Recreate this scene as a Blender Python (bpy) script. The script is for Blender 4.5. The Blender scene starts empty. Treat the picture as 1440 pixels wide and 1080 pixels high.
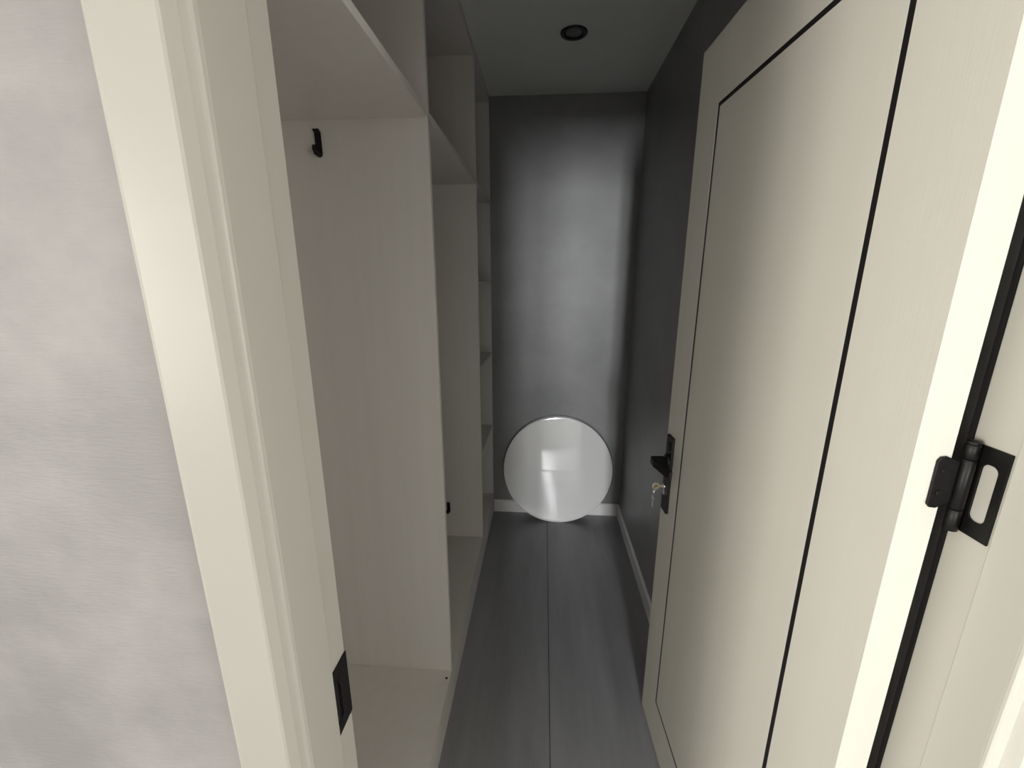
import bpy, bmesh, math
from math import sin, cos, pi, radians
from mathutils import Vector, Matrix

S = bpy.context.scene
C = S.collection

# ------------------------------------------------------------------ camera
cam_d = bpy.data.cameras.new('camera')
cam = bpy.data.objects.new('camera', cam_d)
C.objects.link(cam)
cam_d.sensor_width = 36
cam_d.lens = 594.0 / 1440 * 36
cam_d.clip_start = 0.02
cam.location = (0, 0, 1.5)
cam.rotation_euler = (radians(90 - 14.17), 0, radians(4.2))
S.camera = cam

# ------------------------------------------------------------------ world, daylight, exposure
w = bpy.data.worlds.new('world')
S.world = w
w.use_nodes = True
bg = w.node_tree.nodes['Background']
bg.inputs[0].default_value = (0.80, 0.88, 1.0, 1)
bg.inputs[1].default_value = 1.0


def area(name, loc, rot, sx, sy, power, col):
    l = bpy.data.lights.new(name, 'AREA')
    l.shape = 'RECTANGLE'
    l.size, l.size_y = sx, sy
    l.energy = power
    l.color = col
    o = bpy.data.objects.new(name, l)
    C.objects.link(o)
    o.location = loc
    o.rotation_euler = rot
    return o


# daylight entering the hall: a narrow window straight behind the camera plus an added, unseen fill window in each side wall
HX0, HX1, WY = -2.9, 2.7, -6.0       # side walls of the hall, rear wall
RX0, RX1, RZ0, RZ1 = -0.24, 0.37, 1.05, 2.34
SY0, SY1, SZ0, SZ1 = -3.60, -0.90, 0.45, 2.30
area('window_daylight', ((RX0 + RX1) / 2, WY - 0.16, (RZ0 + RZ1) / 2), (radians(90), 0, 0),
     RX1 - RX0, RZ1 - RZ0, 430, (0.97, 0.985, 1.0))
area('window_daylight_left', (HX0 - 0.16, (SY0 + SY1) / 2, (SZ0 + SZ1) / 2), (0, radians(-90), 0),
     SZ1 - SZ0, SY1 - SY0, 255, (1.0, 0.962, 0.90))  # added fill that brightens the door face
area('window_daylight_right', (HX1 + 0.16, (SY0 + SY1) / 2, (SZ0 + SZ1) / 2), (0, radians(90), 0),
     SZ1 - SZ0, SY1 - SY0, 80, (1.0, 0.962, 0.90))  # added fill that brightens the left jamb and the wardrobe

vs = S.view_settings
vs.view_transform = 'Standard'
vs.look = 'None'
vs.gamma = 1
vs.use_curve_mapping = False
vs.exposure = 0.0


# ------------------------------------------------------------------ materials
def mat(name, col, rough=0.5, spec=0.5, metal=0.0, coat=0.0):
    m = bpy.data.materials.new(name)
    m.use_nodes = True
    b = m.node_tree.nodes['Principled BSDF']
    b.inputs['Base Color'].default_value = (*col, 1)
    b.inputs['Roughness'].default_value = rough
    b.inputs['Specular IOR Level'].default_value = spec
    b.inputs['Metallic'].default_value = metal
    b.inputs['Coat Weight'].default_value = coat
    return m


def nd(m, t, **kw):
    n = m.node_tree.nodes.new(t)
    for k, v in kw.items():
        setattr(n, k, v)
    return n


def lk(m, a, b):
    m.node_tree.links.new(a, b)


def mottle(m, c0, c1, scale=3.0, stretch=(1, 1, 1), detail=6, lo=0.35, hi=0.65,
           bump_scale=None, bump=0.1, bump_stretch=(1, 1, 1), dist=0.002):
    """colour that wanders between two tones, and optional fine relief"""
    b = m.node_tree.nodes['Principled BSDF']
    tc = nd(m, 'ShaderNodeTexCoord')
    mp = nd(m, 'ShaderNodeMapping')
    mp.inputs['Scale'].default_value = stretch
    lk(m, tc.outputs['Object'], mp.inputs[0])
    n = nd(m, 'ShaderNodeTexNoise')
    n.inputs['Scale'].default_value = scale
    n.inputs['Detail'].default_value = detail
    n.inputs['Roughness'].default_value = 0.62
    lk(m, mp.outputs[0], n.inputs['Vector'])
    r = nd(m, 'ShaderNodeValToRGB')
    r.color_ramp.elements[0].position = lo
    r.color_ramp.elements[0].color = (*c0, 1)
    r.color_ramp.elements[1].position = hi
    r.color_ramp.elements[1].color = (*c1, 1)
    lk(m, n.outputs[0], r.inputs[0])
    lk(m, r.outputs[0], b.inputs['Base Color'])
    if bump_scale:
        mp2 = nd(m, 'ShaderNodeMapping')
        mp2.inputs['Scale'].default_value = bump_stretch
        lk(m, tc.outputs['Object'], mp2.inputs[0])
        n2 = nd(m, 'ShaderNodeTexNoise')
        n2.inputs['Scale'].default_value = bump_scale
        n2.inputs['Detail'].default_value = 2
        lk(m, mp2.outputs[0], n2.inputs['Vector'])
        bp = nd(m, 'ShaderNodeBump')
        bp.inputs['Strength'].default_value = bump
        bp.inputs['Distance'].default_value = dist
        lk(m, n2.outputs[0], bp.inputs['Height'])
        lk(m, bp.outputs[0], b.inputs['Normal'])
    return m


M_paper = mottle(mat('grey_wallpaper', (.5, .48, .47), .62, .35), (.40, .382, .373), (.52, .498, .486),
                 4.5, (1, 1, 1.2), 12, .36, .64, 420, .45, (.16, .16, 1), .0011)
M_white = mat('white_hall_paint', (.74, .73, .70), .8, .25)
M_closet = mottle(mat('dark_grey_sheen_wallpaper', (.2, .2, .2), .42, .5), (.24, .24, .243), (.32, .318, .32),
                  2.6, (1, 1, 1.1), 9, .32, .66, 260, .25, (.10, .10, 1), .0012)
M_ceiling = mat('matt_white_ceiling', (.80, .81, .77), .9, .2)
M_frame = mat('cream_frame_paint', (.61, .59, .52), .32, .45)
M_door = mottle(mat('cream_door_lacquer', (.75, .72, .64), .42, .4), (.745, .712, .62), (.775, .742, .65),
                14, (1, 1, .03), 4, .3, .7, 420, .12, (1, 1, .02), .001)
M_inlay = mat('black_inlay', (.012, .010, .011), .4, .5)
M_metal = mat('black_metal', (.012, .011, .0105), .45, .4, .4)
M_rubber = mat('black_rubber', (.02, .019, .019), .6, .3)
M_cab = mottle(mat('pale_linen_laminate', (.6, .58, .54), .45, .4), (.735, .70, .655), (.77, .735, .69),
               30, (1, 1, .04), 5, .3, .7, 500, .12, (1, 1, .03), .001)
M_floor = mottle(mat('dark_grey_board', (.14, .14, .145), .33, .5), (.235, .235, .245), (.33, .33, .345),
                 9, (1, .12, 1), 8, .3, .7, 120, .12, (1, .08, 1), .001)
M_slab = mat('floor_screed', (.03, .03, .03), .9, .2)
M_base = mat('white_baseboard_paint', (.86, .845, .84), .4, .45)
M_disc = mat('white_gloss_panel', (.90, .895, .88), .10, .5, 0, .8)
M_disc.node_tree.nodes['Principled BSDF'].inputs['Coat Roughness'].default_value = .03
M_disc.node_tree.nodes['Principled BSDF'].inputs['Coat IOR'].default_value = 1.9
M_rim = mat('dark_rim', (.03, .03, .032), .35, .5)
M_lens = mat('frosted_lens', (.10, .10, .095), .35, .5)
M_brass = mat('worn_brass', (.62, .52, .36), .28, .5, 1.0)
M_steel = mat('bright_steel', (.75, .74, .72), .22, .5, 1.0)
M_hole = mat('drilled_hole', (.05, .045, .04), .8, .2)

M_glass = bpy.data.materials.new('window_glass')
M_glass.use_nodes = True
nt = M_glass.node_tree
for n in list(nt.nodes):
    if n.type != 'OUTPUT_MATERIAL':
        nt.nodes.remove(n)
out = [n for n in nt.nodes if n.type == 'OUTPUT_MATERIAL'][0]
tr = nt.nodes.new('ShaderNodeBsdfTransparent')
gl = nt.nodes.new('ShaderNodeBsdfGlossy')
gl.inputs['Roughness'].default_value = 0.02
fr = nt.nodes.new('ShaderNodeFresnel')
mx = nt.nodes.new('ShaderNodeMixShader')
nt.links.new(fr.outputs[0], mx.inputs[0])
nt.links.new(tr.outputs[0], mx.inputs[1])
nt.links.new(gl.outputs[0], mx.inputs[2])
nt.links.new(mx.outputs[0], out.inputs[0])


# ------------------------------------------------------------------ mesh helpers
def add_box(bm, x0, x1, y0, y1, z0, z1):
    vs_ = [bm.verts.new(p) for p in ((x0, y0, z0), (x1, y0, z0), (x1, y1, z0), (x0, y1, z0),
                                     (x0, y0, z1), (x1, y0, z1), (x1, y1, z1), (x0, y1, z1))]
    for f in ((0, 3, 2, 1), (4, 5, 6, 7), (0, 1, 5, 4), (1, 2, 6, 5), (2, 3, 7, 6), (3, 0, 4, 7)):
        bm.faces.new([vs_[i] for i in f])


def add_prism(bm, pts, a0, a1, axis='z'):
    """closed outline pts extruded along an axis from a0 to a1"""
    def P(p, a):
        return {'z': (p[0], p[1], a), 'x': (a, p[0], p[1]), 'y': (p[0], a, p[1])}[axis]
    lo = [bm.verts.new(P(p, a0)) for p in pts]
    hi = [bm.verts.new(P(p, a1)) for p in pts]
    n = len(pts)
    bm.faces.new(lo)
    bm.faces.new(hi)
    for i in range(n):
        bm.faces.new((lo[i], lo[(i + 1) % n], hi[(i + 1) % n], hi[i]))


def add_ring_prism(bm, outer, inner, a0, a1, axis='x'):
    """plate with a hole: outer and inner outlines with the same vertex count"""
    def P(p, a):
        return {'z': (p[0], p[1], a), 'x': (a, p[0], p[1]), 'y': (p[0], a, p[1])}[axis]
    n = len(outer)
    o0 = [bm.verts.new(P(p, a0)) for p in outer]
    o1 = [bm.verts.new(P(p, a1)) for p in outer]
    i0 = [bm.verts.new(P(p, a0)) for p in inner]
    i1 = [bm.verts.new(P(p, a1)) for p in inner]
    for k in range(n):
        j = (k + 1) % n
        bm.faces.new((o0[k], o0[j], i0[j], i0[k]))
        bm.faces.new((o1[k], o1[j], i1[j], i1[k]))
        bm.faces.new((o0[k], o0[j], o1[j], o1[k]))
        bm.faces.new((i0[k], i0[j], i1[j], i1[k]))


def add_lathe(bm, prof, seg=48, origin=(0, 0, 0), axis='z'):
    """profile (r, a) turned about an axis"""
    rings = []
    for r, a in prof:
        ring = []
        for k in range(seg):
            t = 2 * pi * k / seg
            u, v = r * cos(t), r * sin(t)
            p = {'z': (u, v, a), 'x': (a, u, v), 'y': (u, a, v)}[axis]
            ring.append(bm.verts.new(Vector(origin) + Vector(p)))
        rings.append(ring)
    for a, b in zip(rings, rings[1:]):
        for k in range(seg):
            bm.faces.new((a[k], a[(k + 1) % seg], b[(k + 1) % seg], b[k]))
    bm.faces.new(rings[0])
    bm.faces.new(rings[-1])


def add_tube(bm, path, r, seg=10):
    path = [Vector(p) for p in path]
    rings = []
    for i, p in enumerate(path):
        d = (path[min(i + 1, len(path) - 1)] - path[max(i - 1, 0)]).normalized()
        ref = Vector((0, 0, 1)) if abs(d.z) < .9 else Vector((1, 0, 0))
        u = d.cross(ref).normalized()
        v = d.cross(u)
        rr = r[i] if isinstance(r, (list, tuple)) else r
        rings.append([bm.verts.new(p + (u * cos(2 * pi * k / seg) + v * sin(2 * pi * k / seg)) * rr) for k in range(seg)])
    for a, b in zip(rings, rings[1:]):
        for k in range(seg):
            bm.faces.new((a[k], a[(k + 1) % seg], b[(k + 1) % seg], b[k]))
    bm.faces.new(rings[0])
    bm.faces.new(rings[-1])


def arc(cx, cy, r, a0, a1, n=8):
    return [(cx + r * cos(radians(a0 + (a1 - a0) * i / n)), cy + r * sin(radians(a0 + (a1 - a0) * i / n))) for i in range(n + 1)]


def rrect(x0, x1, y0, y1, r, n=5):
    return (arc(x1 - r, y1 - r, r, 0, 90, n) + arc(x0 + r, y1 - r, r, 90, 180, n)
            + arc(x0 + r, y0 + r, r, 180, 270, n) + arc(x1 - r, y0 + r, r, 270, 360, n))


def obj(name, bm, material, parent=None, bevel=0.0, smooth=False, seg=2):
    bmesh.ops.recalc_face_normals(bm, faces=bm.faces)
    me = bpy.data.meshes.new(name)
    bm.to_mesh(me)
    bm.free()
    me.materials.append(material)
    o = bpy.data.objects.new(name, me)
    C.objects.link(o)
    o.parent = parent
    if smooth:
        for p in me.polygons:
            p.use_smooth = True
    if bevel:
        md = o.modifiers.new('bevel', 'BEVEL')
        md.width = bevel
        md.segments = seg
        md.limit_method = 'ANGLE'
        md.angle_limit = radians(40)
    return o


def box(name, m, x0, x1, y0, y1, z0, z1, parent=None, bevel=0.0):
    bm = bmesh.new()
    add_box(bm, x0, x1, y0, y1, z0, z1)
    return obj(name, bm, m, parent, bevel)


def boxes(name, m, lst, parent=None, bevel=0.0):
    bm = bmesh.new()
    for b in lst:
        add_box(bm, *b)
    return obj(name, bm, m, parent, bevel)


def tag(o, label=None, cat=None, group=None, kind=None):
    if label: o['label'] = label
    if cat: o['category'] = cat
    if group: o['group'] = group
    if kind: o['kind'] = kind
    return o


def empty(name, loc=(0, 0, 0), rz=0):
    o = bpy.data.objects.new(name, None)
    C.objects.link(o)
    o.empty_display_size = .05
    o.location = loc
    o.rotation_euler = (0, 0, rz)
    return o


# ------------------------------------------------------------------ room constants
H = 2.42            # ceiling
YB = 2.50           # back wall
XR = 0.508          # right wall of the closet
XL = -0.885         # left wall, behind the wardrobe
YF0, YF1 = 0.368, 0.480      # partition that holds the door frame
FH = 2.045                   # head of the door opening

# ------------------------------------------------------------------ shell
tag(box('wall_back', M_closet, XL, XR, YB, YB + .1, 0, H), 'grey wallpapered back wall of the closet', 'wall', kind='structure')
tag(box('wall_right', M_closet, XR, XR + .1, YF1, YB + .1, 0, H), 'grey wallpapered wall behind the open door', 'wall', kind='structure')
tag(box('wall_left', M_closet, XL - .1, XL, YF1, YB + .1, 0, H), 'grey wall behind the open wardrobe', 'wall', kind='structure')
tag(boxes('wall_front', M_paper, [(HX0, -.305, YF0, YF1, 0, H), (.512, HX1, YF0, YF1, 0, H), (-.305, .512, YF0, YF1, FH + .03, H)]),
    'mottled pale grey wallpapered wall around the doorway', 'wall', kind='structure')
tag(box('ceiling', M_ceiling, HX0, HX1, WY, YB + .1, H, H + .1), 'matt white ceiling', 'ceiling', kind='structure')
for nm, a, b in (('wall_hall_left', HX0 - .12, HX0), ('wall_hall_right', HX1, HX1 + .12)):
    tag(boxes(nm, M_white, [(a, b, WY, SY0, 0, H), (a, b, SY1, YF1, 0, H), (a, b, SY0, SY1, 0, SZ0), (a, b, SY0, SY1, SZ1, H)]), kind='structure')
tag(boxes('wall_hall_rear', M_white, [(HX0 - .12, RX0, WY - .12, WY, 0, H), (RX1, HX1 + .12, WY - .12, WY, 0, H),
                                      (RX0, RX1, WY - .12, WY, 0, RZ0), (RX0, RX1, WY - .12, WY, RZ1, H)]), kind='structure')
tag(box('light_block_pier', M_white, -.66, .0, -1.55, -1.35, 0, H), kind='structure')  # added out of view, blocks daylight to leave a bright band on wall_back


def make_window(name, loc, rz, hw, hh):
    win = tag(empty(name, loc, rz), kind='structure')
    boxes('window_frame', M_frame, [(-hw, -hw + .05, -.03, .03, 0, hh), (hw - .05, hw, -.03, .03, 0, hh),
                                    (-hw + .05, hw - .05, -.03, .03, 0, .05), (-hw + .05, hw - .05, -.03, .03, hh - .05, hh),
                                    (-.03, .03, -.03, .03, .05, hh - .05)], win, .003)
    for a, b in ((-hw + .05, -.03), (.03, hw - .05)):
        box('window_pane', M_glass, a, b, -.004, .004, .05, hh - .05, win)


make_window('window_1', ((RX0 + RX1) / 2, WY - .06, RZ0), 0, (RX1 - RX0) / 2, RZ1 - RZ0)
make_window('window_fill_left', (HX0 - .06, (SY0 + SY1) / 2, SZ0), pi / 2, (SY1 - SY0) / 2, SZ1 - SZ0)  # unseen window added around the left fill lamp
make_window('window_fill_right', (HX1 + .06, (SY0 + SY1) / 2, SZ0), pi / 2, (SY1 - SY0) / 2, SZ1 - SZ0)  # likewise added, holds the right fill lamp

# floor: screed with long boards laid towards the back wall
floor = tag(box('floor', M_slab, HX0, HX1, WY, YB, -.1, -.012), 'dark grey long-board floor', 'floor', kind='structure')
PW = .47
xs = .047
x = xs - 7 * PW
gap = .0022
while x < HX1:
    a, b = max(x + gap / 2, HX0), min(x + PW - gap / 2, HX1)
    if b - a > .02:
        k = round((x - xs) / PW)
        for (y0, y1) in ((WY, -.95 + .3 * (k % 2)), (-.95 + .3 * (k % 2), YB)):
            box('floor_board', M_floor, a, b, y0 + .001, y1 - .001, -.012, 0, floor, .0008)
    x += PW

# baseboards
def baseboard(name, pts, a0, a1, axis):
    bm = bmesh.new()
    add_prism(bm, pts, a0, a1, axis)
    return tag(obj(name, bm, M_base, None, .0008), kind='structure')


tag(baseboard('baseboard_back', [(YB, 0), (YB - .012, 0), (YB - .012, .074), (YB - .006, .082), (YB, .082)], -.300, XR - .0125, 'x'),
    'white baseboard behind the round panel', 'baseboard')
tag(baseboard('baseboard_right', [(XR, 0), (XR - .012, 0), (XR - .012, .074), (XR - .006, .082), (XR, .082)], YF1 + .002, YB, 'y'),
    'white baseboard along the right closet wall', 'baseboard')

# ------------------------------------------------------------------ door frame
fr_ = tag(empty('trim_1', (0, YF0, 0)), 'cream door frame with moulded casing around the doorway', 'door frame', kind='structure')
JL, JR = -.281, .4865        # rebate faces
SL, SR = -.2695, .4715       # door stop faces
YR0 = .3745                  # the right jamb sits a little deeper in the wall
YS = .430                    # where the stop ends and the rebate begins
oy = -YF0


def frame_part(name, pts, a0, a1, m=M_frame, bev=.0015, axis='z'):
    bm = bmesh.new()
    if axis == 'z':
        pts = [(p[0], p[1] + oy) for p in pts]
    else:
        pts = [(p[0] + oy, p[1]) for p in pts]
    add_prism(bm, pts, a0, a1, axis)
    return obj(name, bm, m, fr_, bev)


# jambs: L-shaped section with the stop standing proud of the rebate
frame_part('jamb', [(-.304, YF0 - .002), (SL, YF0 - .002), (SL, YS), (JL, YS), (JL, YF1 + .004), (-.304, YF1 + .004)], 0, FH + .029)
frame_part('jamb', [(.511, YR0 - .002), (SR, YR0 - .002), (SR, YS - .005), (JR, YS - .005), (JR, YF1 + .004), (.511, YF1 + .004)], 0, FH + .029)
frame_part('head_jamb', [(YF0 - .002, FH + .029), (YF0 - .002, FH - .012), (YS, FH - .012), (YS, FH), (YF1 + .004, FH), (YF1 + .004, FH + .029)], JL, JR, axis='x')


def casing_profile(s, e):
    """s = +1 right side / -1 left side, e = jamb edge; outline in x,y"""
    YF0 = YR0 if s > 0 else globals()['YF0']
    o = e - s * .0002
    pr = [(o, YF0 - .0024), (o + s * .0005, YF0 - .0052), (o + s * .0020, YF0 - .0066), (o + s * .0040, YF0 - .0074)]   # inner bead
    pr += [(o + s * .0106, YF0 - .0086), (o + s * .0134, YF0 - .0165), (o + s * .0150, YF0 - .0202), (o + s * .0178, YF0 - .0210)]   # slope up to the flat
    pr += [(o + s * .0725, YF0 - .0210), (o + s * .0778, YF0 - .0185), (o + s * .0778, globals()['YF0'] - .0005), (o + s * .0405, globals()['YF0'] - .0005), (o + s * .0400, YF0 - .0005), (o + s * .0045, YF0 - .0005), (o + s * .0040, YF0 - .0024)]
    return pr


for s, e in ((-1, SL), (1, SR)):
    o = frame_part('casing', casing_profile(s, e), 0, FH + .07, bev=0)
bm = bmesh.new()
hp = [(y + oy, FH - .012 + (x - SR)) for x, y in casing_profile(1, SR)]
add_prism(bm, hp, SL - .0778, SR + .0778, 'x')
obj('head_casing', bm, M_frame, fr_)
# rubber seal in the corner of the right rebate
frame_part('rubber_seal', [(JR - .0008, YF1 + .0045), (JR - .0008, YF1 + .010), (JR + .020, YF1 + .010), (JR + .020, YF1 + .0045)], 0, FH, M_rubber, 0)

# strike plate on the left rebate
sz0, sz1 = .862, .972
sy0, sy1 = YS + .0015 + oy, YF1 + .004 + oy
bm = bmesh.new()
outer = rrect(sy0, sy1, sz0, sz1, .0015, 5)
inner = rrect(sy0 + .008, sy0 + .024, sz0 + .020, sz1 - .022, .004, 5)
add_ring_prism(bm, outer, inner, JL + .0002, JL + .0018, 'x')
strike = obj('strike_plate', bm, M_metal, fr_, .0004)
strike['label'] = 'black metal strike plate'
bm = bmesh.new()
add_box(bm, JL + .0003, JL + .0007, sy0 + .008, sy0 + .024, sz0 + .020, sz1 - .022)
obj('latch_recess', bm, M_inlay, strike)
bm = bmesh.new()
add_tube(bm, [(JL + .002, sy0 + .0245, sz0 + .022), (JL + .004, sy0 + .026, sz0 + .03), (JL + .004, sy0 + .026, sz1 - .032), (JL + .002, sy0 + .0245, sz1 - .024)], .0014, 8)
obj('latch_lip', bm, M_metal, strike, 0, True)

# ------------------------------------------------------------------ door leaf
DW, DT, DH, DZ = .757, .0425, 2.022, .008
door = tag(empty('door_1', (.417, .472, 0), radians(2.797)), 'cream door with black inlay lines, open into the closet on the right', 'door', kind='structure')
G0, G1 = .1285, DW - .1225          # groove lines, measured from the hinge edge
GZ0, GZ1 = .167, 1.877
g = .0050
bm = bmesh.new()
for b in ((0, DT, 0, G0 - g, DZ, DZ + DH), (0, DT, G1 + g, DW, DZ, DZ + DH),
          (0, DT, G0 - g, G1 + g, DZ, GZ0 - g), (0, DT, G0 - g, G1 + g, GZ1 + g, DZ + DH),
          (.003, DT, G0 - g, G1 + g, GZ0 - g, GZ1 + g)):
    add_box(bm, *b)
bmesh.ops.remove_doubles(bm, verts=bm.verts, dist=1e-5)
leaf = obj('door_leaf', bm, M_door, door)
box('door_panel', M_door, 0, .003, G0 + g, G1 - g, GZ0 + g, GZ1 - g, door)
for b in ((.0002, .003, G0 - g, G0 + g, GZ0 - g, GZ1 + g), (.0002, .003, G1 - g, G1 + g, GZ0 - g, GZ1 + g),
          (.0002, .003, G0 + g, G1 - g, GZ0 - g, GZ0 + g), (.0002, .003, G0 + g, G1 - g, GZ1 - g, GZ1 + g)):
    box('groove_inlay', M_inlay, *b, door)

# lock plate with lever and key cylinder (local x < 0 is the side we see)
py0, py1 = DW - .066, DW - .022
bm = bmesh.new()
add_prism(bm, rrect(py0, py1, .812, 1.052, .0015, 3), -.009, -.0002, 'x')
plate = obj('lock_plate', bm, M_metal, door, .0015)
plate['label'] = 'long black lock plate'
pc = (py0 + py1) / 2
bm = bmesh.new()
add_lathe(bm, [(.0215, -.0092), (.0215, -.013), (.019, -.0155), (.0115, -.0165), (.0105, -.046), (.0105, -.052)], 28, (0, pc, .975), 'x')
add_prism(bm, [(-.018, pc + .011), (-.050, pc + .012), (-.057, pc + .008), (-.057, pc - .020), (-.042, pc - .088), (-.037, pc - .099), (-.031, pc - .101), (-.028, pc - .096), (-.026, pc - .055), (-.018, pc - .022)],
          .964, .986, 'z')
lev = obj('lever_handle', bm, M_metal, plate, .002)
bm = bmesh.new()
add_lathe(bm, [(.0085, -.0092), (.0085, -.0135), (.0070, -.0150)], 24, (0, pc, .893), 'x')
add_box(bm, -.0135, -.0092, pc - .005, pc + .005, .868, .893)
obj('lock_cylinder', bm, M_steel, plate, .0006)
bm = bmesh.new()
add_lathe(bm, [(.0115, -.0092), (.0115, -.0115)], 24, (0, pc, 1.020), 'x')
obj('thumb_disc', bm, M_metal, plate, .0006)

# hinge: small leaf on the door edge, barrel, large pierced leaf on the jamb
hz0, hz1 = 1.216, 1.322
hinge = empty('hinge', (0, 0, 0))
hinge.parent = door
inv = Matrix.Rotation(-radians(2.797), 4, 'Z') @ Matrix.Translation((-.417, -.472, 0))
bm = bmesh.new()
sx0, sx1 = .0262, .0505
pts = [(sx1, 1.244 + .006), (sx0 + .010, 1.2425), (sx0 + .003, 1.2435), (sx0, 1.2475), (sx0, 1.301), (sx0 + .003, 1.3055), (sx0 + .009, 1.3065), (sx1, 1.300)]
pts = [(a, b) for a, b in pts]
add_prism(bm, pts, -.0032, -.0002, 'y')
sl = obj('hinge_leaf', bm, M_metal, hinge, .0008)
for zz in (1.262, 1.289):
    bm = bmesh.new()
    add_lathe(bm, [(.0038, -.0033), (.0036, -.0042), (.0020, -.0046)], 20, (sx0 + .009, 0, zz), 'y')
    obj('screw', bm, M_metal, hinge, 0)
bx, by = .0585, -.0035
for i, (a, b) in enumerate(((hz0, 1.2425), (1.2432, 1.3040), (1.3047, hz1))):
    bm = bmesh.new()
    add_lathe(bm, [(.0062, a), (.0068, a + .0006), (.0068, b - .0006), (.0062, b)], 24, (bx, by, 0), 'z')
    o = obj('hinge_knuckle', bm, M_metal, hinge, 0, False)
    for p in o.data.polygons:
        p.use_smooth = abs(p.normal.z) < .1
bm = bmesh.new()
add_lathe(bm, [(.003, hz1 + .0003), (.006, hz1 + .0005), (.006, hz1 + .003), (.004, hz1 + .0042)], 20, (bx, by, 0), 'z')
obj('hinge_pin', bm, M_metal, hinge)
bm = bmesh.new()
y_in, y_out = .4390, .4755
outer = rrect(y_in, y_out, hz0, hz1, .0006, 5)
inner = rrect(y_in + .0085, y_in + .0262, hz0 + .019, hz1 - .019, .0075, 5)
add_ring_prism(bm, outer, inner, JR - .0024, JR - .0002, 'x')
bmesh.ops.transform(bm, matrix=inv, verts=bm.verts)
obj('hinge_leaf', bm, M_metal, hinge, .0004)

# key left in the lock, with a second key hanging from its ring (top-level thing, stands in the cylinder)
key = tag(empty('key', (0, 0, 0)), 'small bright key on a ring hanging from the black door lock', 'key')
mw = Matrix.Translation((.417, .472, 0)) @ Matrix.Rotation(radians(2.797), 4, 'Z')
ko = Vector((-.0152, pc, .893))


def key_part(name, bm, m, bevel=0.0, smooth=False):
    bmesh.ops.transform(bm, matrix=Matrix.Translation(ko), verts=bm.verts)
    bmesh.ops.transform(bm, matrix=mw, verts=bm.verts)
    return obj(name, bm, m, key, bevel, smooth)


bm = bmesh.new()
add_box(bm, -.010, 0, -.0010, .0010, -.0035, .0035)
bmv = [(-.010 - .011 + .0115 * cos(t * 2 * pi / 20), .0115 * sin(t * 2 * pi / 20)) for t in range(20)]
bmi = [(-.010 - .011 + .0045 * cos(t * 2 * pi / 20), .0045 * sin(t * 2 * pi / 20)) for t in range(20)]
add_ring_prism(bm, bmv, bmi, -.0010, .0010, 'y')
key_part('key_bow', bm, M_brass, .0002)
bm = bmesh.new()
cxr, czr = -.026, -.018
path = [(cxr + .002 * sin(t * 2 * pi / 24), .011 * sin(t * 2 * pi / 24), czr + .016 * cos(t * 2 * pi / 24)) for t in range(25)]
add_tube(bm, path, .0011, 8)
key_part('key_ring', bm, M_steel, 0, True)
bm = bmesh.new()
bmv = [(.004 + .0095 * cos(t * 2 * pi / 20), -.0415 + .0095 * sin(t * 2 * pi / 20)) for t in range(20)]
bmi = [(.004 + .0035 * cos(t * 2 * pi / 20), -.0395 + .0035 * sin(t * 2 * pi / 20)) for t in range(20)]
add_ring_prism(bm, bmv, bmi, cxr - .001, cxr + .001, 'x')
add_prism(bm, [(.001, -.050), (.007, -.050), (.0075, -.060), (.006, -.062), (.0072, -.066), (.005, -.069), (.004, -.073), (.001, -.071)], cxr - .001, cxr + .001, 'x')
key_part('spare_key', bm, M_steel, .0002)

# ------------------------------------------------------------------ wardrobe
CX = -.303           # front edge
T = .018
D1, D2 = 1.190, 1.990
CY0, CY1 = .492, 2.492
XB = -.872
ZB, ZS, ZT = .141, 1.905, 2.385
wr = tag(empty('wardrobe', (CX, CY0, 0)), 'pale open built-in wardrobe without doors along the left wall', 'wardrobe')
ox, oyy = -CX, -CY0


def cab(name, x0, x1, y0, y1, z0, z1, bev=.0008, parent=None):
    return box(name, M_cab, x0 + ox, x1 + ox, y0 + oyy, y1 + oyy, z0, z1, parent or wr, bev)


cab('back_panel', XB - .004, XB + .005, CY0, CY1, .02, ZT)
cab('side_panel', XB + .006, CX, CY0, CY0 + T, 0, ZT)
cab('side_panel', XB + .006, CX, CY1 - T, CY1, 0, ZT)
for yd in (D1, D2):
    cab('divider', XB + .006, CX, yd, yd + T, ZB, ZT)
bays = ((CY0 + T, D1), (D1 + T, D2), (D2 + T, CY1 - T))
cab('bottom_shelf', XB + .006, CX - .0005, CY0 + T, CY1 - T, ZB - T, ZB - .0002)
cab('plinth', CX - .018, CX - .002, CY0 + T, CY1 - T, 0, ZB - T - .0005)
cab('top_panel', XB, CX, CY0, CY1, ZT + .0003, ZT + T)
cab('filler_strip', CX - .016, CX - .001, CY0, CY1, ZT + T + .0003, H - .0005)
for a, b in bays:
    cab('shelf', XB + .006, CX - .001, a + .0002, b - .0002, ZS - T / 2, ZS + T / 2)
for z in (1.475, 1.060, .600):
    cab('shelf', XB + .006, CX - .001, bays[2][0] + .0002, bays[2][1] - .0002, z - T / 2, z + T / 2)
# drilled fixing hole in the bottom shelf, near the first divider
bm = bmesh.new()
p = (-.315, 1.160)
add_lathe(bm, [(.0045, ZB + .0002), (.0045, ZB + .0010), (.003, ZB + .0012)], 16, (p[0] + ox, p[1] + oyy, 0), 'z')
obj('cover_cap', bm, M_hole, wr)


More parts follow.
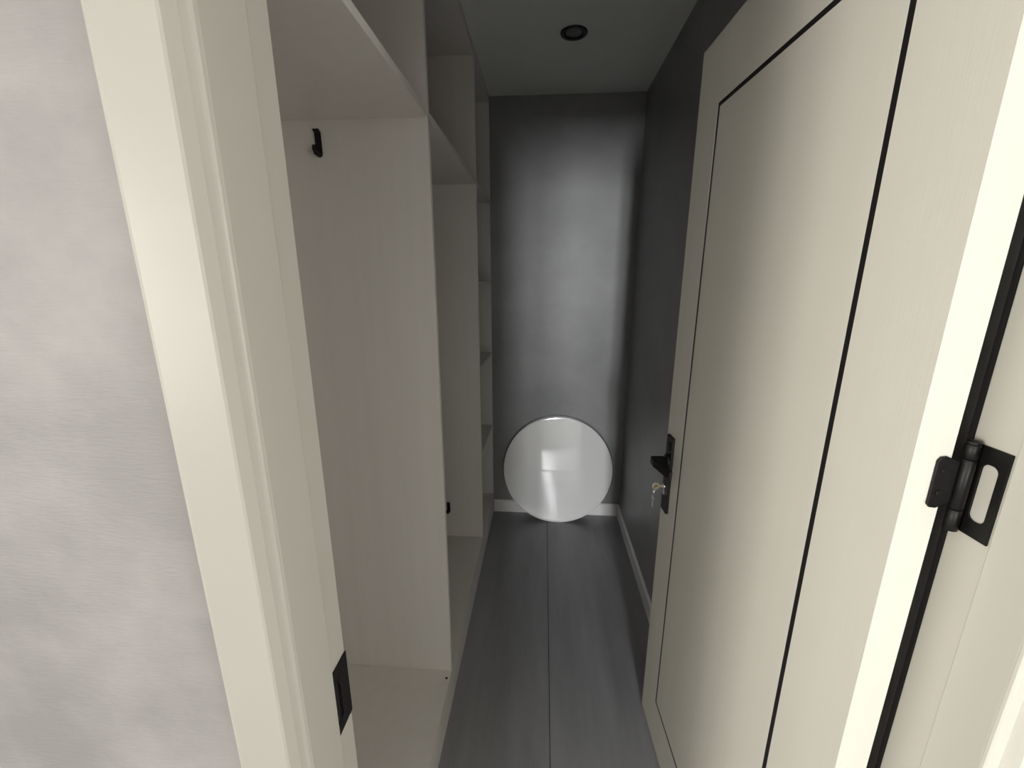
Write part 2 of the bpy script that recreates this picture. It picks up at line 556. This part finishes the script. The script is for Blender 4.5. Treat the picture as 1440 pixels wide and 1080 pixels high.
# ------------------------------------------------------------------ hooks
def make_hook(loc, label):
    r = tag(empty('coat_hook', loc), label, 'hook', 'black coat hooks in the wardrobe')
    bm = bmesh.new()
    add_prism(bm, [(-.0085, .031), (.0085, .031)] [::-1] + arc(0, -.0225, .0085, 180, 360, 12), -.0045, -.0002, 'y')
    obj('back_plate', bm, M_metal, r, .0012)
    bm = bmesh.new()        # top lip bent outwards
    add_prism(bm, [(-.0046, .0310), (-.0120, .0350), (-.0130, .0330), (-.0046, .0265)], -.0085, .0085, 'x')
    obj('top_lip', bm, M_metal, r, .0008)
    bm = bmesh.new()        # upturned peg at the foot
    add_tube(bm, [(0, -.0045, -.022), (-.001, -.0100, -.0235), (-.002, -.0165, -.0220), (-.003, -.0200, -.0150), (-.003, -.0205, -.0060)],
             [.0072, .0070, .0068, .0060, .0050], 14)
    obj('hook_arm', bm, M_metal, r, 0, True)
    return r


make_hook((-.596, D1, 1.838), 'small black hook high on the first wardrobe divider, under the shelf')
make_hook((-.484, D2, .312), 'small black hook low inside the wardrobe, peeking past the first divider')

# ------------------------------------------------------------------ round panel leaning on the back wall
R = .338
tilt = math.asin((YB - .0035 - 2.385 - .012) / (2 * R))
disc = tag(empty('round_panel', (.106, 2.385, 0)), 'large round glossy white panel leaning against the back wall', 'panel')
disc.rotation_euler = (-tilt, 0, 0)


def disc_mesh(bm):
    n, seg = 28, 96
    rings = []

    def wob(u, v):
        return (.0028 * sin(u * 17 + 1.2 * sin(v * 5)) * (.4 + .6 * (v < 0)) + .0012 * sin(v * 9 + u * 4)
                - .010 * (1 - (u * u + v * v) / (R * R)))
    c = bm.verts.new((0, .55 * wob(0, 0), R))
    for i in range(1, n + 1):
        r = (R - .004) * i / n
        f = 1 - (i / n) ** 6
        rings.append([bm.verts.new((r * cos(2 * pi * k / seg), .55 * wob(r * cos(2 * pi * k / seg), r * sin(2 * pi * k / seg)) * f, R + r * sin(2 * pi * k / seg))) for k in range(seg)])
    for k in range(seg):
        bm.faces.new((c, rings[0][k], rings[0][(k + 1) % seg]))
    for r0 in (((R - .001), .0012), (R, .004), (R, .0085)):
        rings.append([bm.verts.new((r0[0] * cos(2 * pi * k / seg), r0[1], R + r0[0] * sin(2 * pi * k / seg))) for k in range(seg)])
    for a, b in zip(rings, rings[1:]):
        for k in range(seg):
            bm.faces.new((a[k], b[k], b[(k + 1) % seg], a[(k + 1) % seg]))
    bm.faces.new(rings[-1])


bm = bmesh.new()
disc_mesh(bm)
o = obj('face_sheet', bm, M_disc, disc, 0, True)
bm = bmesh.new()
add_lathe(bm, [(R - .006, .0088), (R + .0030, .0088), (R + .0040, .0105), (R + .0030, .0122), (R - .006, .0122)], 96, (0, 0, R + .0040), 'y')
obj('rim', bm, M_rim, disc)

# ------------------------------------------------------------------ recessed spotlight
lt = tag(empty('ceiling_spotlight', (.099, 1.933, H)), 'small round black recessed spotlight in the closet ceiling, switched off', 'spotlight')
bm = bmesh.new()
pr = [(.0525, -.0003), (.0525, -.003), (.050, -.0055), (.0400, -.0062), (.0375, -.004), (.0335, -.0008)]
seg = 48
rings = [[bm.verts.new((r * cos(2 * pi * k / seg), r * sin(2 * pi * k / seg), z)) for k in range(seg)] for r, z in pr]
for a, b in zip(rings, rings[1:]):
    for k in range(seg):
        bm.faces.new((a[k], a[(k + 1) % seg], b[(k + 1) % seg], b[k]))
obj('bezel', bm, M_inlay, lt, 0, True)
bm = bmesh.new()
add_lathe(bm, [(.034, -.0005), (.030, -.0020), (.012, -.0028)], 40, (0, 0, 0), 'z')
obj('lens', bm, M_lens, lt, 0, True)

# plain labels for the room behind the camera and the light helpers added there
for o in C.objects:
    if o.parent is None and o.type in {'MESH', 'EMPTY'} and 'label' not in o:
        n = o.name
        o['category'] = 'window' if n.startswith('window') else 'wall'
        o['label'] = {'wall_hall_left': 'white hall wall with an added fill window, left of the doorway',
                      'wall_hall_right': 'white hall wall with an added fill window, right of the doorway',
                      'wall_hall_rear': 'white rear wall of the hall with a narrow window',
                      'light_block_pier': 'unseen white block added in the hall to shade part of the back wall',
                      'window_1': 'narrow two-pane window in the rear wall of the hall',
                      'window_fill_left': 'unseen two-pane window added in the left hall wall for fill light',
                      'window_fill_right': 'unseen two-pane window added in the right hall wall for fill light'}[n]
